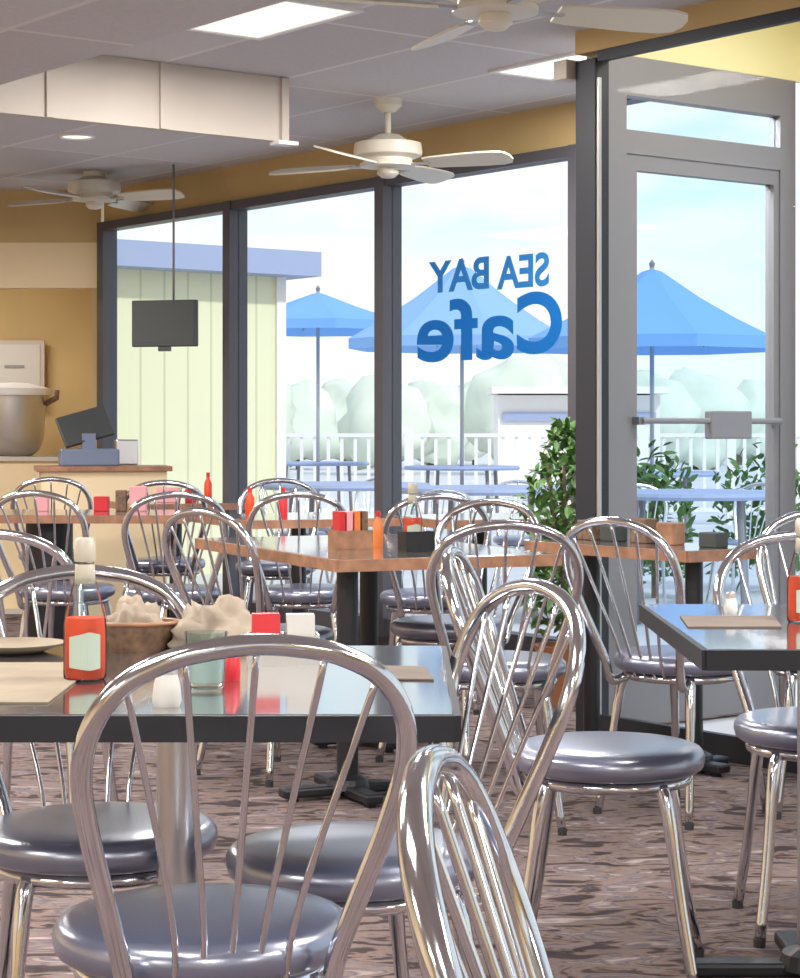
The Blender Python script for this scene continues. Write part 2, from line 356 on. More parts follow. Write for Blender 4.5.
# outer glass front of the vestibule
vw, _ = window('window_12', Qv-U*.02, Qv-U*1.5, 0, 2.56, M['frame2'], fw=.09, head=.14)
MB().box((.155, .02, 1.25), (.018, .05, 2.3)).build('trim', M['strip'], vw)
window('window_13', Qv-U*1.5, Vr, 0, 2.56, M['frame2'], fw=.09, head=.14)
# windows behind the camera
for i, (a, b) in enumerate(((-4.2, -.6), (.8, 4.6))):
    window('window_%d' % (14+i), Vector((b, -4, 0)), Vector((a, -4, 0)), .9, 2.2, M['frame'])

# ------------------------------------------------------------------ ceiling fittings
b0 = at(-60, 0, CH)
def ceil_pt(px, py): return at(px, py, CH)
# hanging cream panel screen
pr = ceil_pt(288, 78); pl = pr - Nn*1.34
t = thing('ceiling_beam', 'long cream boxed ceiling beam hanging across the left of the room', 'ceiling panel', (pl.x, pl.y, 2.355), JA)
L = 1.34
MB().box((L/2, .02, .134), (L, .04, .268)).build('board', M['panel'], t)
for x in (L-.02, L-.61, L-1.12): MB().box((x, -.006, .134), (.035, .012, .268)).build('batten', M['panel'], t)
MB().box((L-.02, .0, -.008), (.10, .07, .016)).build('end_lip', M['white'], t)

ORD = ['nearest the lettered windows', 'left of the viewpoint, farthest', 'ahead and left', 'just left of overhead', 'over the right dark table', 'right of the viewpoint', 'far left of the viewpoint', 'just behind the viewpoint', 'behind and right of the viewpoint', 'behind and left of the viewpoint']
def troffer(x, y, label, wd=.30, ln=.62, on=True, watt=None):
    t = thing('ceiling_light', label, 'ceiling light', (x, y, CH if (Vector((x, y, 0))-A_).dot(Nn) > .4 else 2.45), RZ, 'flat ceiling light panels')
    MB().box((0, wd/2+.012, -.006), (ln+.05, .025, .012)).box((0, -wd/2-.012, -.006), (ln+.05, .025, .012)).box((ln/2+.012, 0, -.006), (.025, wd, .012)).box((-ln/2-.012, 0, -.006), (.025, wd, .012)).build('frame', M['white'], t)
    MB().box((0, 0, -.004), (ln, wd, .006)).build('diffuser', M['lamp'], t)
    ld = bpy.data.lights.new('light_tube', 'AREA'); ld.shape = 'RECTANGLE'; ld.size = ln; ld.size_y = wd; ld.energy = watt or LAMP; ld.color = (1, .965, .92)
    lo = bpy.data.objects.new('light_tube', ld); COL.objects.link(lo); lo.parent = t; lo.location = (0, 0, -.02)
c = (at(200, 27, CH)+at(345, 8, CH))/2
troffer(c.x, c.y, 'bright ceiling light panel at the top, left of the nearest fan')
c = at(574, 63, CH); troffer(c.x, c.y, 'ceiling light panel partly cut off by the near window wall')
k = 0
for (x, y) in ((-3.2, 10), (-3.6, 6.6), (-1.9, 4.4), (-.9, 1.8), (1.4, 3.6), (3.1, 1.4), (-3.6, .6), (.6, -1.6), (4.2, -2), (-3, -2.5)):
    troffer(x, y, 'large ceiling light panel '+ORD[k], .6, 1.2, watt=LAMP*(1.0 if k == 3 else 2.2)); k += 1
q = P1a-U*1.3+Nn*.6
troffer(q.x, q.y, 'added unseen ceiling light brightening the entrance vestibule, right of the grey door', .3, 1.2, watt=30); COL.objects['ceiling_light.%03d' % 12].location.z = 2.9; COL.objects['ceiling_light.%03d' % 12].rotation_euler.z = RZ  # lamp added out of view to brighten the lemon wall and door frames
troffer(-3.2, 13.6, 'added unseen ceiling light brightening the servery at the far left', .3, 1.0, watt=16); COL.objects['ceiling_light.%03d' % 13].location.z = 2.4; COL.objects['ceiling_light.%03d' % 13].rotation_euler.z = 0  # unseen lamp added to lift the servery alcove
c = at(77, 135, CH)
t = thing('recessed_downlight', 'small round glowing recessed downlight beyond the cream beam', 'ceiling light', (c.x, c.y, CH))
MB().ring(.085, .012, -.004).build('trim_ring', M['white'], t, True); MB().lathe([(0, -.008), (.078, -.006), (.078, 0)]).build('bulb', M['can'], t)

def make_fan(loc, ang, drop, label):
    t = thing('ceiling_fan', label, 'ceiling fan', (loc[0], loc[1], CH), R(ang), 'ivory ceiling fans')
    MB().lathe([(.0, 0), (.065, 0), (.062, -.03), (.03, -.06), (0, -.06)]).build('ceiling_canopy', M['fan'], t, 'auto')
    MB().tube([(0, 0, -.05), (0, 0, -drop)], .014).build('downrod', M['fan'], t, True)
    z = -drop
    MB().lathe([(0, z+.01), (.05, z+.01), (.09, z-.015), (.15, z-.03), (.155, z-.07), (.15, z-.085), (.11, z-.1), (.11, z-.115), (.125, z-.12), (.125, z-.135), (.06, z-.14), (0, z-.14)]).build('motor_housing', M['fan'], t, 'auto')
    MB().lathe([(0, z-.138), (.045, z-.138), (.05, z-.165), (.03, z-.183), (0, z-.185)]).build('switch_cup', M['fan'], t, 'auto')
    for k in range(4):
        a = k*math.pi/2
        rot = Matrix.Rotation(a, 4, 'Z') @ Matrix.Rotation(R(-17), 4, 'X')
        b = MB()
        n = 10; top = []; 
        pr = [(.19, .045), (.24, .055), (.34, .062), (.46, .068), (.55, .066), (.59, .052), (.605, .02)]
        out = [(x, y) for x, y in pr]+[(x, -y) for x, y in pr[::-1]]
        b.prism(out, -.004, .004)
        bmesh.ops.transform(b.b, matrix=Matrix.Translation((0, 0, z-.125)) @ rot, verts=b.b.verts)
        bl = b.build('blade', M['fan'], t)
        b = MB().box((.155, 0, z-.128), (.11, .03, .008)); bmesh.ops.transform(b.b, matrix=Matrix.Rotation(a, 4, 'Z'), verts=b.b.verts); b.build('bracket', M['strip'], bl)
    return t
c = at(495, 0, CH); z3 = 5.9
make_fan((.275, 5.9), 19, .15, 'ivory ceiling fan nearest the viewpoint, cut by the top edge')
make_fan((-.054, 9.2), -27, .17, 'ivory ceiling fan hanging before the middle of the far windows')
make_fan((-1.76, 11.8), 62, .03, 'farthest ivory ceiling fan, mounted close up beside the cream wall')

# ------------------------------------------------------------------ chairs
def catmull(pts, n=6):
    pts = [Vector(p) for p in pts]; P = [pts[0]*2-pts[1]]+pts+[pts[-1]*2-pts[-2]]; out = []
    for i in range(1, len(P)-2):
        for k in range(n):
            t = k/n; a, b, c, d = P[i-1], P[i], P[i+1], P[i+2]
            out.append(.5*((2*b)+(c-a)*t+(2*a-5*b+4*c-d)*t*t+(3*b-a-3*c+d)*t**3))
    out.append(pts[-1]); return out
def backy(z):       # lean of the back
    return -.185-.34*(z-.45)*(1 if z < .8 else 1)
hoop_half = [(.132, .40), (.140, .46), (.165, .55), (.190, .64), (.205, .72), (.195, .785), (.160, .835), (.105, .864), (.05, .876), (0, .880)]
def make_chair(label):
    t = thing('dining_chair', label, 'chair')
    s = MB().lathe([(0, .425), (.15, .425), (.188, .430), (.199, .438), (.203, .452), (.202, .466), (.194, .477), (.178, .4825), (.13, .4865), (.06, .488), (0, .488)], 36)
    s.build('seat', M['vinyl'], t, True)
    MB().ring(.165, .012, .414, 32).box((0, 0, .418), (.30, .05, .012)).box((0, 0, .418), (.05, .30, .012)).build('seat_frame', M['chrome'], t, True)
    hp = [(-x, backy(z), z) for x, z in hoop_half]+[(x, backy(z), z) for x, z in hoop_half[-2::-1]]
    hp = [(-.12, -.12, .405)]+hp+[(.12, -.12, .405)]
    MB().tube(catmull(hp, 5), .0135, 12).build('back_hoop', M['chrome'], t, True)
    for k in range(5):
        q = k-2
        xb, xt = q*.036, (0, .088, .158)[abs(q)]*(1 if q > 0 else -1)
        zt = (.878, .868, .838)[abs(q)]
        zm = .60; xm = xb+(xt-xb)*.30
        MB().tube(catmull([(xb, -.175, .42), (xb+(xt-xb)*.06, backy(.5), .50), (xm, backy(zm), zm), ((xm+xt)/2+(xt-xm)*.0, backy((zm+zt)/2), (zm+zt)/2), (xt, backy(zt), zt)], 4), .0048, 6).build('spindle', M['chrome'], t, True)
    for sx in (-1, 1):
        for sy in (-1, 1):
            a = Vector((sx*.120, sy*.115, .415)); b = Vector((sx*.170, sy*.185, .012))
            lg = MB().tube(catmull([a, a.lerp(b, .12)+Vector((sx*.006, sy*.006, 0)), a.lerp(b, .6), b], 4), [.0145]*6+[.0125]*7, 10).build('leg', M['chrome'], t, True)
            MB().lathe([(0, 0), (.013, 0), (.014, .018), (0, .018)], 12, c=(sx*.171, sy*.186, 0)).build('foot_cap', M['rubber'], lg)
    return t
chair0 = make_chair('x'); first = [True]
def chair(x, y, face, label, group):
    """face: heading the sitter looks to, degrees from +X"""
    rz = R(face-90)
    if first[0]:
        first[0] = False; chair0.location = (x, y, 0); chair0.rotation_euler = (0, 0, rz); chair0['label'] = label; chair0['group'] = group; return chair0
    return dup(chair0, (x, y, 0), rz, label, group)
G1 = 'chrome hoop back chairs with dark round seats'
chair(-.270, 2.80, 107, 'chrome hoop-back chair in the front centre, its back to the viewer', G1)
chair(.348, 1.54, -8, 'nearest chrome chair, seen edge-on at the bottom, only its arched back showing', G1)
chair(-.075, 3.27, 204, 'chrome chair tucked under the right side of the front dark table', G1)
chair(.435, 4.30, -9, 'chrome chair with its whole shiny dark round seat in view, right of the front table', G1)
chair(-.51, 3.45, 284, 'chrome chair on the far side of the front table, behind the ketchup bottle', G1)
chair(.28, 5.95, 92, 'chrome chair at the near end of the middle wood-edged table', G1)
chair(.84, 6.10, 44, 'chrome chair between the middle table and the right dark table', G1)
chair(.97, 4.70, 268, 'chrome chair on the far side of the right dark table', G1)
chair(1.30, 6.17, 262, 'chrome chair behind the right table, close to the near window wall', G1)
chair(-.42, 6.80, 48, 'chrome chair at the left long side of the middle table', G1)
chair(.17, 7.12, 240, 'chrome chair on the far right side of the middle table', G1)
chair(-.96, 5.45, 80, 'chrome chair at the left edge, between the front table and the far left table', G1)
chair(-.96, 8.60, 100, 'chrome chair in front of the far windows, left of the middle table', G1)
chair(-1.9, 8.9, 85, 'chrome chair at the near side of the far left wood-edged table, at the left edge', G1)
chair(-1.42, 8.75, 75, 'chrome chair at the near side of the far left table, nearer its post', G1)
chair(-1.88, 11.2, 95, 'chrome chair beyond the far left table, beside the till', G1)
chair(-.40, 8.62, 88, 'small far chrome chair at the near side of the far brown-edged table', G1)
chair(-.62, 10.25, 270, 'small far chrome chair by the second window pane', G1)
chair(-1.20, 10.50, 95, 'small far chrome chair below the hanging monitor', G1)
chair(.12, 8.38, 95, 'far chrome chair before the lettered window, near the leafy plant', G1)

# ------------------------------------------------------------------ tables
def table(name, label, cx, cy, rz, wx, wy, topm, edgem, colm, cols, colr=.033, foot=.30, grp=None, hz=.75):
    t = thing(name, label, 'table', (cx, cy, 0), rz, grp)
    MB().box((0, 0, hz-.017), (wx-.012, wy-.012, .034), bev=.002).build('tabletop', topm, t)
    e_ = MB()
    for s in (-1, 1):
        e_.box((s*(wx/2-.002), 0, hz-.019), (.012, wy, .036)); e_.box((0, s*(wy/2-.002), hz-.019), (wx-.008, .012, .036))
    e_.build('edge_band', edgem, t)
    for (x, y) in cols:
        c_ = MB().lathe([(0, .045), (colr, .045), (colr, hz-.045), (.12, hz-.036), (.12, hz-.034), (0, hz-.034)], 20, c=(x, y, 0)).build('column', colm, t, 'auto')
        b_ = MB()
        for a in (0, 90):
            r = Matrix.Rotation(R(a+45*0), 4, 'Z')
            b_.box((x, y, .028), (foot*2, .06, .03), rz=R(a), bev=.008)
        b_.lathe([(0, .03), (.07, .03), (.06, .06), (colr, .075), (0, .075)], 20, c=(x, y, 0))
        for a in range(4): b_.lathe([(0, 0), (.018, 0), (.018, .014), (0, .014)], 10, c=(x+math.cos(a*math.pi/2)*(foot-.04), y+math.sin(a*math.pi/2)*(foot-.04), 0))
        b_.build('base', M['blackp'], t)
    return t
table('restaurant_table', 'dark laminate table in the front left holding the ketchup bottle', -.355, 3.26, 0, .87, .91, M['lam'], M['lam_edge'], M['chrome_dull'], [(0, 0)], .032, .26)
table('restaurant_table', 'dark laminate table at the right edge with a shaker and placemat', .93, 4.12, 0, .78, .96, M['lam'], M['lam_edge'], M['chrome_dull'], [(-.08, .12)], .028, .26)
ang = math.atan2(.4, .917)
ct = Vector((-.19, 6.15, 0))+Vector((.917, .4, 0))*.38+Vector((-.4, .917, 0))*.685
table('restaurant_table', 'long wood-edged table in the middle with condiments at its near end', ct.x, ct.y, ang, .76, 1.37, M['woodtop'], M['wood'], M['blackp'], [(-.27, -.50), (.2, .45)], .034, .22)
table('restaurant_table', 'far wood-edged table at the left edge on a thick dark post', -1.64, 9.72, R(-3), 1.35, .7, M['woodtop'], M['wood'], M['blackp'], [(.0, -.1)], .11, .28)
table('restaurant_table', 'far brown-edged table below the second window pane', -.46, 9.32, ang, .76, .76, M['woodtop'], M['wood'], M['blackp'], [(0, 0)], .034, .28)
table('restaurant_table', 'far table in front of the lettered window, beyond the middle table', .36, 9.25, ang, .64, .64, M['lam'], M['wood'], M['blackp'], [(0, 0)], .034, .28)
c = P1a-U*.60-Nn*.24
table('restaurant_table', 'farthest small table below the hanging monitor, before the leftmost window', -1.22, 11.15, ang, .62, .62, M['woodtop'], M['wood'], M['blackp'], [(0, 0)], .034, .24)
table('window_counter', 'narrow wooden counter table against the near window wall', c.x, c.y, RZ, .80, .36, M['woodtop'], M['wood'], M['blackp'], [(-.25, 0), (.25, 0)], .03, .14)

# ------------------------------------------------------------------ things on the tables
def bottle(loc, label, sc=1, liquid='ketchup', group='ketchup bottles', full=True):
    t = thing('ketchup_bottle', label, 'bottle', loc, R(200), group)
    p = [(0, 0), (.030, 0), (.034, .006), (.034, .085), (.031, .105), (.0205, .145), (.0145, .165), (.0140, .185), (0, .185)]
    MB().lathe([(r*sc, z*sc) for r, z in p], 16).build('glass_body', M['jar_bottle'], t, 'auto')
    MB().lathe([(0, .004), (.029*sc, .004*sc), (.0315*sc, .01*sc), (.0315*sc, .083*sc), (.030*sc, .098*sc), (0, .100*sc)], 16).build('sauce', M[liquid], t, 'auto')
    MB().lathe([(0, .185*sc), (.0165*sc, .185*sc), (.0175*sc, .19*sc), (.0165*sc, .217*sc), (.012*sc, .222*sc), (0, .222*sc)], 16).build('cap', M['cap'], t, 'auto')
    MB().lathe([(.0155*sc, .150*sc), (.0165*sc, .152*sc), (.0155*sc, .180*sc), (.0146*sc, .181*sc)], 16).build('neck_label', M['cap'], t, 'auto')
    # curved front label
    b = MB(); n = 10
    for i in range(n):
        a0 = R(-30+84*i/n); a1 = R(-30+84*(i+1)/n); r_ = .0355*sc
        lo0 = .018+.006*abs(math.sin(a0)); lo1 = .018+.006*abs(math.sin(a1)); h0 = .078-.010*abs(math.sin(a0)); h1 = .078-.010*abs(math.sin(a1))
        b.quad((r_*math.sin(a0), r_*math.cos(a0), lo0*sc), (r_*math.sin(a1), r_*math.cos(a1), lo1*sc), (r_*math.sin(a1), r_*math.cos(a1), h1*sc), (r_*math.sin(a0), r_*math.cos(a0), h0*sc))
    b.build('label', M['label'], t)
    return t
p = at(85, 680, .75); bottle((p.x, p.y, .75), 'glass ketchup bottle with white cap on the front dark table')
p = at(803, 622, .75); bottle((p.x, p.y, .75), 'red ketchup bottle at the right edge on the right dark table', .95)
p = at(407, 547, .75); bottle((p.x+.02, p.y+.1, .75), 'small ketchup bottle on the middle wood-edged table', .95)

def shaker(p, label, sc=1):
    t = thing('salt_shaker', label, 'shaker', tuple(p), 0, 'salt and pepper shakers')
    MB().lathe([(0, 0), (.018*sc, 0), (.021*sc, .008*sc), (.019*sc, .03*sc), (.014*sc, .048*sc), (0, .048*sc)], 12).build('body', M['cream'], t, 'auto')
    MB().lathe([(0, .046*sc), (.0155*sc, .046*sc), (.015*sc, .06*sc), (.008*sc, .066*sc), (0, .067*sc)], 12).build('metal_lid', M['steel'], t, 'auto')
    return t
shaker(at(167, 706, .75), 'white salt shaker at the near edge of the front table')
shaker(at(731, 613, .75), 'small shaker standing on the right dark table', .7)
p = at(206, 688, .75)
t = thing('drinking_glass', 'short pale tumbler on the front table beside the red packets', 'glass', (p.x, p.y, .75))
MB().lathe([(0, 0), (.024, 0), (.028, .004), (.033, .085), (.031, .085), (.027, .01), (0, .008)], 20).build('tumbler', M['jar'], t, 'auto')
MB().lathe([(0, .010), (.0262, .010), (.029, .06), (0, .06)], 20).build('milk', M['cream'], t, 'auto')
# crumpled napkins in a dark basket
def crumple(name, rx, ry, h, m, seed, label, cat, loc, rz=0):
    b = bmesh.new(); bmesh.ops.create_icosphere(b, subdivisions=4, radius=1)
    for v in b.verts:
        d = v.co.normalized(); q = Vector((d.x*2.3+seed, d.y*2.3, d.z*2.3)); k = 1+.35*noise.noise(q)+.22*noise.noise(q*2.3)+.1*abs(noise.noise(q*5))
        z = d.z*k
        v.co = Vector((d.x*k*rx, d.y*k*ry, max(z, -.02)*h if z > 0 else 0))
    x = MB(); x.b.free(); x.b = b
    o = x.build(name, m, None, True); tag(o, label, cat); o.location = loc; o.rotation_euler = (0, 0, rz); return o
p = at(135, 650, .75)
t = thing('bread_basket', 'dark brown basket behind the ketchup bottle on the front table', 'basket', (p.x, p.y, .75))
MB().lathe([(0, 0), (.055, 0), (.075, .045), (.078, .05), (.073, .05), (.052, .006), (0, .006)], 24, sx=1, sy=.75).build('bowl', M['brown'], t, 'auto')
MB().ring(.0765, .004, .05, 28, 6, 1, .75).build('rim', M['wood'], t, True)
crumple('crumpled_napkin', .050, .035, .062, M['napkin'], 3, 'beige crumpled napkin heaped in the dark basket', 'napkin', (p.x, p.y, .772))
p = at(200, 655, .75)
crumple('crumpled_napkin', .088, .06, .082, M['napkin'], 8, 'larger beige crumpled napkin lying right of the basket', 'napkin', (p.x+.025, p.y+.09, .75))
def packet_caddy(px, py, label, sc=1):
    p = at(px, py, .75)
    t = thing('packet_caddy', label, 'caddy', (p.x, p.y, .75), R(6))
    b = MB().box((0, 0, .004*sc), (.10*sc, .06*sc, .008*sc))
    for x, y, sx, sy in ((0, -.03, .10, .003), (0, .03, .10, .003), (-.05, 0, .003, .06), (.05, 0, .003, .06), (0, 0, .003, .06)): b.box((x*sc, y*sc, .022*sc), (sx*sc, sy*sc, .044*sc))
    b.build('holder', M['steel'], t)
    for k in range(4): MB().box((-.025*sc, (-.02+.012*k)*sc, .042*sc), (.040*sc, .006*sc, .062*sc), rot=Matrix.Rotation(R(-6+4*k), 4, 'X')).build('packet', M['red'], t)
    for k in range(4): MB().box((.025*sc, (-.02+.012*k)*sc, .042*sc), (.040*sc, .006*sc, .060*sc), rot=Matrix.Rotation(R(-6+4*k), 4, 'X')).build('packet', M['labelw'], t)
    return t
packet_caddy(283, 664, 'steel caddy of red and white sugar packets on the front table', 1.15)
def sauce(px, py, label, m, h=.09, r=.017, h0=.75, name='sauce_bottle'):
    p = at(px, py, h0)
    t = thing(name, label, 'bottle', tuple(p))
    MB().lathe([(0, 0), (r, 0), (r*1.05, .004), (r*1.05, h*.62), (r*.45, h*.8), (r*.4, h*.86), (0, h*.86)], 14).build('body', M[m], t, 'auto')
    MB().lathe([(0, h*.84), (r*.5, h*.84), (r*.5, h), (0, h)], 12).build('cap', M['red'], t, 'auto')
    return t
sauce(231, 680, 'small dark red sauce bottle left of the sugar packets', 'red', .062, .014)
# paper placemats
def placemat(pts, label, m='paper', h=.75):
    P = [at(x, y, h) for x, y in pts]
    o = MB().prism([(q.x, q.y) for q in P], h+.0005, h+.003).build('paper_placemat', M[m]); tag(o, label, 'placemat', 'paper placemats'); return o
placemat([(-130, 704), (48, 704), (100, 664), (-70, 664)], 'beige paper placemat at the left end of the front table')
placemat([(372, 680), (434, 681), (424, 668), (376, 667)], 'small brown folded paper at the right end of the front table', 'paper2')
placemat([(688, 628), (782, 628), (774, 617), (680, 617)], 'grey-brown paper placemat on the right dark table', 'paper2')
p = at(30, 652, .75)
t = thing('bread_plate', 'shallow beige plate at the left end of the front table', 'plate', (p.x-.03, p.y, .75))
MB().lathe([(0, 0), (.05, 0), (.09, .014), (.092, .017), (.05, .006), (0, .006)], 28).build('dish', M['paper'], t, 'auto')
# middle table condiments
p = at(350, 553, .75)
t = thing('condiment_caddy', 'red-brown condiment box at the near corner of the middle table', 'caddy', (p.x, p.y+.06, .75), ang)
MB().box((0, 0, .006), (.12, .09, .012)).box((0, -.042, .04), (.12, .006, .06)).box((0, .042, .04), (.12, .006, .06)).box((-.057, 0, .04), (.006, .078, .06)).box((.057, 0, .04), (.006, .078, .06)).build('box', M['wood'], t)
for k, mm_ in enumerate(('red', 'pink', 'orange', 'brown')): MB().box((-.04+.026*k, 0, .075), (.02, .06, .11)).build('packet', M[mm_], t)
p = at(410, 552, .75)
t = thing('condiment_caddy', 'black condiment caddy beside the ketchup bottle on the middle table', 'caddy', (p.x+.02, p.y+.04, .75), ang)
MB().box((0, 0, .006), (.10, .07, .012)).box((0, -.033, .035), (.10, .005, .06)).box((-.048, 0, .035), (.005, .07, .06)).box((.048, 0, .035), (.005, .07, .06)).build('box', M['blackp'], t)
sauce(378, 547, 'small orange sauce bottle between the two caddies on the middle table', 'orange', .12, .016)
# far left table
for i, (px, w_, hh, mm_, lb) in enumerate(((98, .07, .07, 'red', 'red box'), (118, .05, .10, 'brown', 'dark brown box'), (135, .08, .12, 'pink', 'pink packet box'), (38, .06, .09, 'pink', 'pale pink box'))):
    p = at(px, 512, .75); o = MB().box((0, 0, hh/2), (w_, .06, hh), bev=.004).build('condiment_box', M[mm_]); tag(o, lb+' among the condiments on the far left table', 'box', 'boxes on the far left table', (p.x, p.y+.12, .75))
for px, mm_, z_ , lb in ((163, 'pink', 'a', 'left'), (205, 'pink', 'b', 'right')): pass
for px, lb in ((250, 'red sauce bottle on the far table below the second window pane'), (283, 'dark red sauce bottle at the right of the far brown-edged table')):
    sauce(px, 516, lb, 'red' if px == 283 else 'ketchup', .13, .02)
for px, dy, mm_, w_, hh, lb in ((168, 0, 'pink', .12, .08, 'pink packet box on the farthest table below the monitor'), (192, .05, 'red', .07, .07, 'red box on the farthest table below the monitor')):
    o = MB().box((0, 0, hh/2), (w_, .07, hh), bev=.004).build('condiment_box', M[mm_]); tag(o, lb, 'box', 'boxes on the farthest table', ((px-400)/F*(11.05+dy), 11.05+dy, .75))
sauce(208, 502, 'small red sauce bottle on the farthest table below the monitor', 'ketchup', .16, .02)
# window counter: small dark boxes
for k, (d, mm_, hh, lb) in enumerate(((.30, 'brown', .07, 'low brown box at the left of the window counter'), (.42, 'screen', .055, 'small dark box on the window counter'), (.57, 'brown', .085, 'taller brown box near the middle of the window counter'), (.70, 'wood', .075, 'reddish box near the middle of the window counter'), (.90, 'screen', .05, 'low black box at the right end of the window counter'))):
    q = P1a-U*d-Nn*.2; o = MB().box((0, 0, hh/2), (.08, .06, hh), bev=.004).build('condiment_box', M[mm_]); o.rotation_euler = (0, 0, RZ); tag(o, lb, 'box', 'small boxes on the window counter', (q.x, q.y, .75))

# ------------------------------------------------------------------ hanging monitor
p = Vector(((165-400)/F*11.45, 11.45, 0))
t = thing('hanging_monitor', 'dark flat monitor hanging on a thin pole before the leftmost window', 'monitor', (p.x, p.y, 1.60), R(-14))
MB().box((0, 0, .135), (.385, .035, .26), bev=.006).build('bezel', M['screen'], t)
MB().box((0, -.018, .14), (.355, .004, .225)).build('screen', M['screen'], t)
MB().tube([(.04, .03, .22), (.04, .03, CH-1.60)], .007, 8).build('pole', M['frame2'], t, True)
MB().box((.04, .03, .15), (.08, .03, .12)).build('bracket', M['frame2'], t)
MB().box((0, -.005, -.008), (.07, .025, .025)).build('sensor', M['screen'], t)

# ------------------------------------------------------------------ servery at the far left
o = MB().box((0, 0, .47), (2.2, .55, .94)).build('counter_body', M['wall_pale']); 
t = thing('service_counter', 'pale service counter at the far left under the cream soffit', 'counter', (-3.22, 13.35, 0)); o.parent = t
MB().box((0, 0, .955), (2.26, .62, .03), bev=.004).build('worktop', M['panel'], t)
s14 = F/13.4
t = thing('soup_kettle', 'big stainless kettle with a flat lid on the service counter', 'kettle', (-2.52, 13.35, .97))
MB().lathe([(0, 0), (.12, 0), (.17, .04), (.20, .12), (.21, .35), (.215, .40), (0, .40)], 28).build('pot', M['steel'], t, 'auto')
MB().lathe([(0, .395), (.245, .395), (.25, .42), (.24, .44), (.10, .475), (0, .48)], 28).build('lid', M['white'], t, 'auto')
MB().tube([(.21, 0, .34), (.285, 0, .38), (.285, 0, .43)], .018, 8).build('handle', M['brown'], t, True)
t = thing('framed_sign', 'pale framed sign on the mustard wall above the kettle', 'sign', (-2.75, 14.54, 1.33))
MB().box((0, 0, .22), (.46, .03, .45)).build('frame', M['panel'], t)
MB().box((0, -.018, .22), (.40, .006, .39)).build('face', M['labelw'], t)
b = MB().box((.02, -.024, .12), (.22, .006, .035)).box((.02, -.024, .26), (.14, .006, .02)); b.build('emblem', M['frame2'], t)
t = thing('cash_register', 'dark blue-grey till with a tilted screen beside the leftmost window', 'cash register', (-1.83, 12.05, .93), R(12))
MB().box((0, 0, .05), (.34, .30, .10), bev=.01).build('drawer', M['bluegrey'], t)
MB().box((-.02, .03, .23), (.30, .03, .20), rot=Matrix.Rotation(R(-28), 4, 'X') @ Matrix.Rotation(R(-18), 4, 'Y'), bev=.006).build('screen', M['screen'], t)
MB().box((.0, .02, .14), (.08, .10, .10)).build('stand', M['bluegrey'], t)
MB().box((.22, 0, .08), (.13, .16, .15), bev=.008).build('card_printer', M['chrome_dull'], t)
t = thing('till_stand', 'wooden till stand below the cash register at the far left', 'stand', (-1.75, 12.05, 0), R(12))
MB().box((0, 0, .45), (.72, .40, .90)).build('cabinet', M['wall_pale'], t); MB().box((0, 0, .915), (.78, .46, .03), bev=.004).build('top', M['wood'], t)

# ------------------------------------------------------------------ lettering on the glass (read from outside)
def word(txt, px_right, px_left, y_top, y_bot, m, bold, label, nm='window_lettering', shear=0, extra=None):
    cu = bpy.data.curves.new(nm, 'FONT'); cu.body = txt; cu.extrude = .001; cu.offset = bold; cu.shear = shear
    tmp = bpy.data.objects.new('tmp', cu); COL.objects.link(tmp); bpy.context.view_layer.update()
    me = bpy.data.meshes.new_from_object(tmp.evaluated_get(bpy.context.evaluated_depsgraph_get())); bpy.data.objects.remove(tmp)
    xs = [v.co.x for v in me.vertices]; ys = [v.co.y for v in me.vertices]
    a = onwall(px_right, C2); b_ = onwall(px_left, C2); Wd = (a-b_).length; sc = F/((a.y+b_.y)/2)
    zt = H-(y_top-HZ)/sc; zb = H-(y_bot-HZ)/sc
    for v in me.vertices:
        fx = (v.co.x-min(xs))/(max(xs)-min(xs)); fy = (v.co.y-min(ys))/(max(ys)-min(ys)); th = v.co.z
        # the word starts at the right end as seen from indoors; local x runs from a to b
        v.co = Vector((fx*Wd, th, fy*(zt-zb)))
    me.name = nm; o = bpy.data.objects.new(nm, me); COL.objects.link(o); me.materials.append(m)
    o.location = (a.x+Nn.x*.012, a.y+Nn.y*.012, zb); o.rotation_euler = (0, 0, math.atan2(U.y, U.x))
    tag(o, label, 'lettering', 'blue cafe lettering'); return o
word('SEA', 547, 495, 254, 288, M['bluevinyl2'], .025, 'mirrored light blue word SEA stuck on the window pane')
word('BAY', 487, 427, 259, 291, M['bluevinyl2'], .025, 'mirrored light blue word BAY stuck on the window pane')
word('C', 560, 515, 291, 354, M['bluevinyl'], .032, 'large blue mirrored letter C opening the word Cafe')
word('afe', 512, 415, 298, 361, M['bluevinyl'], .020, 'blue mirrored letters a f e ending the word Cafe')

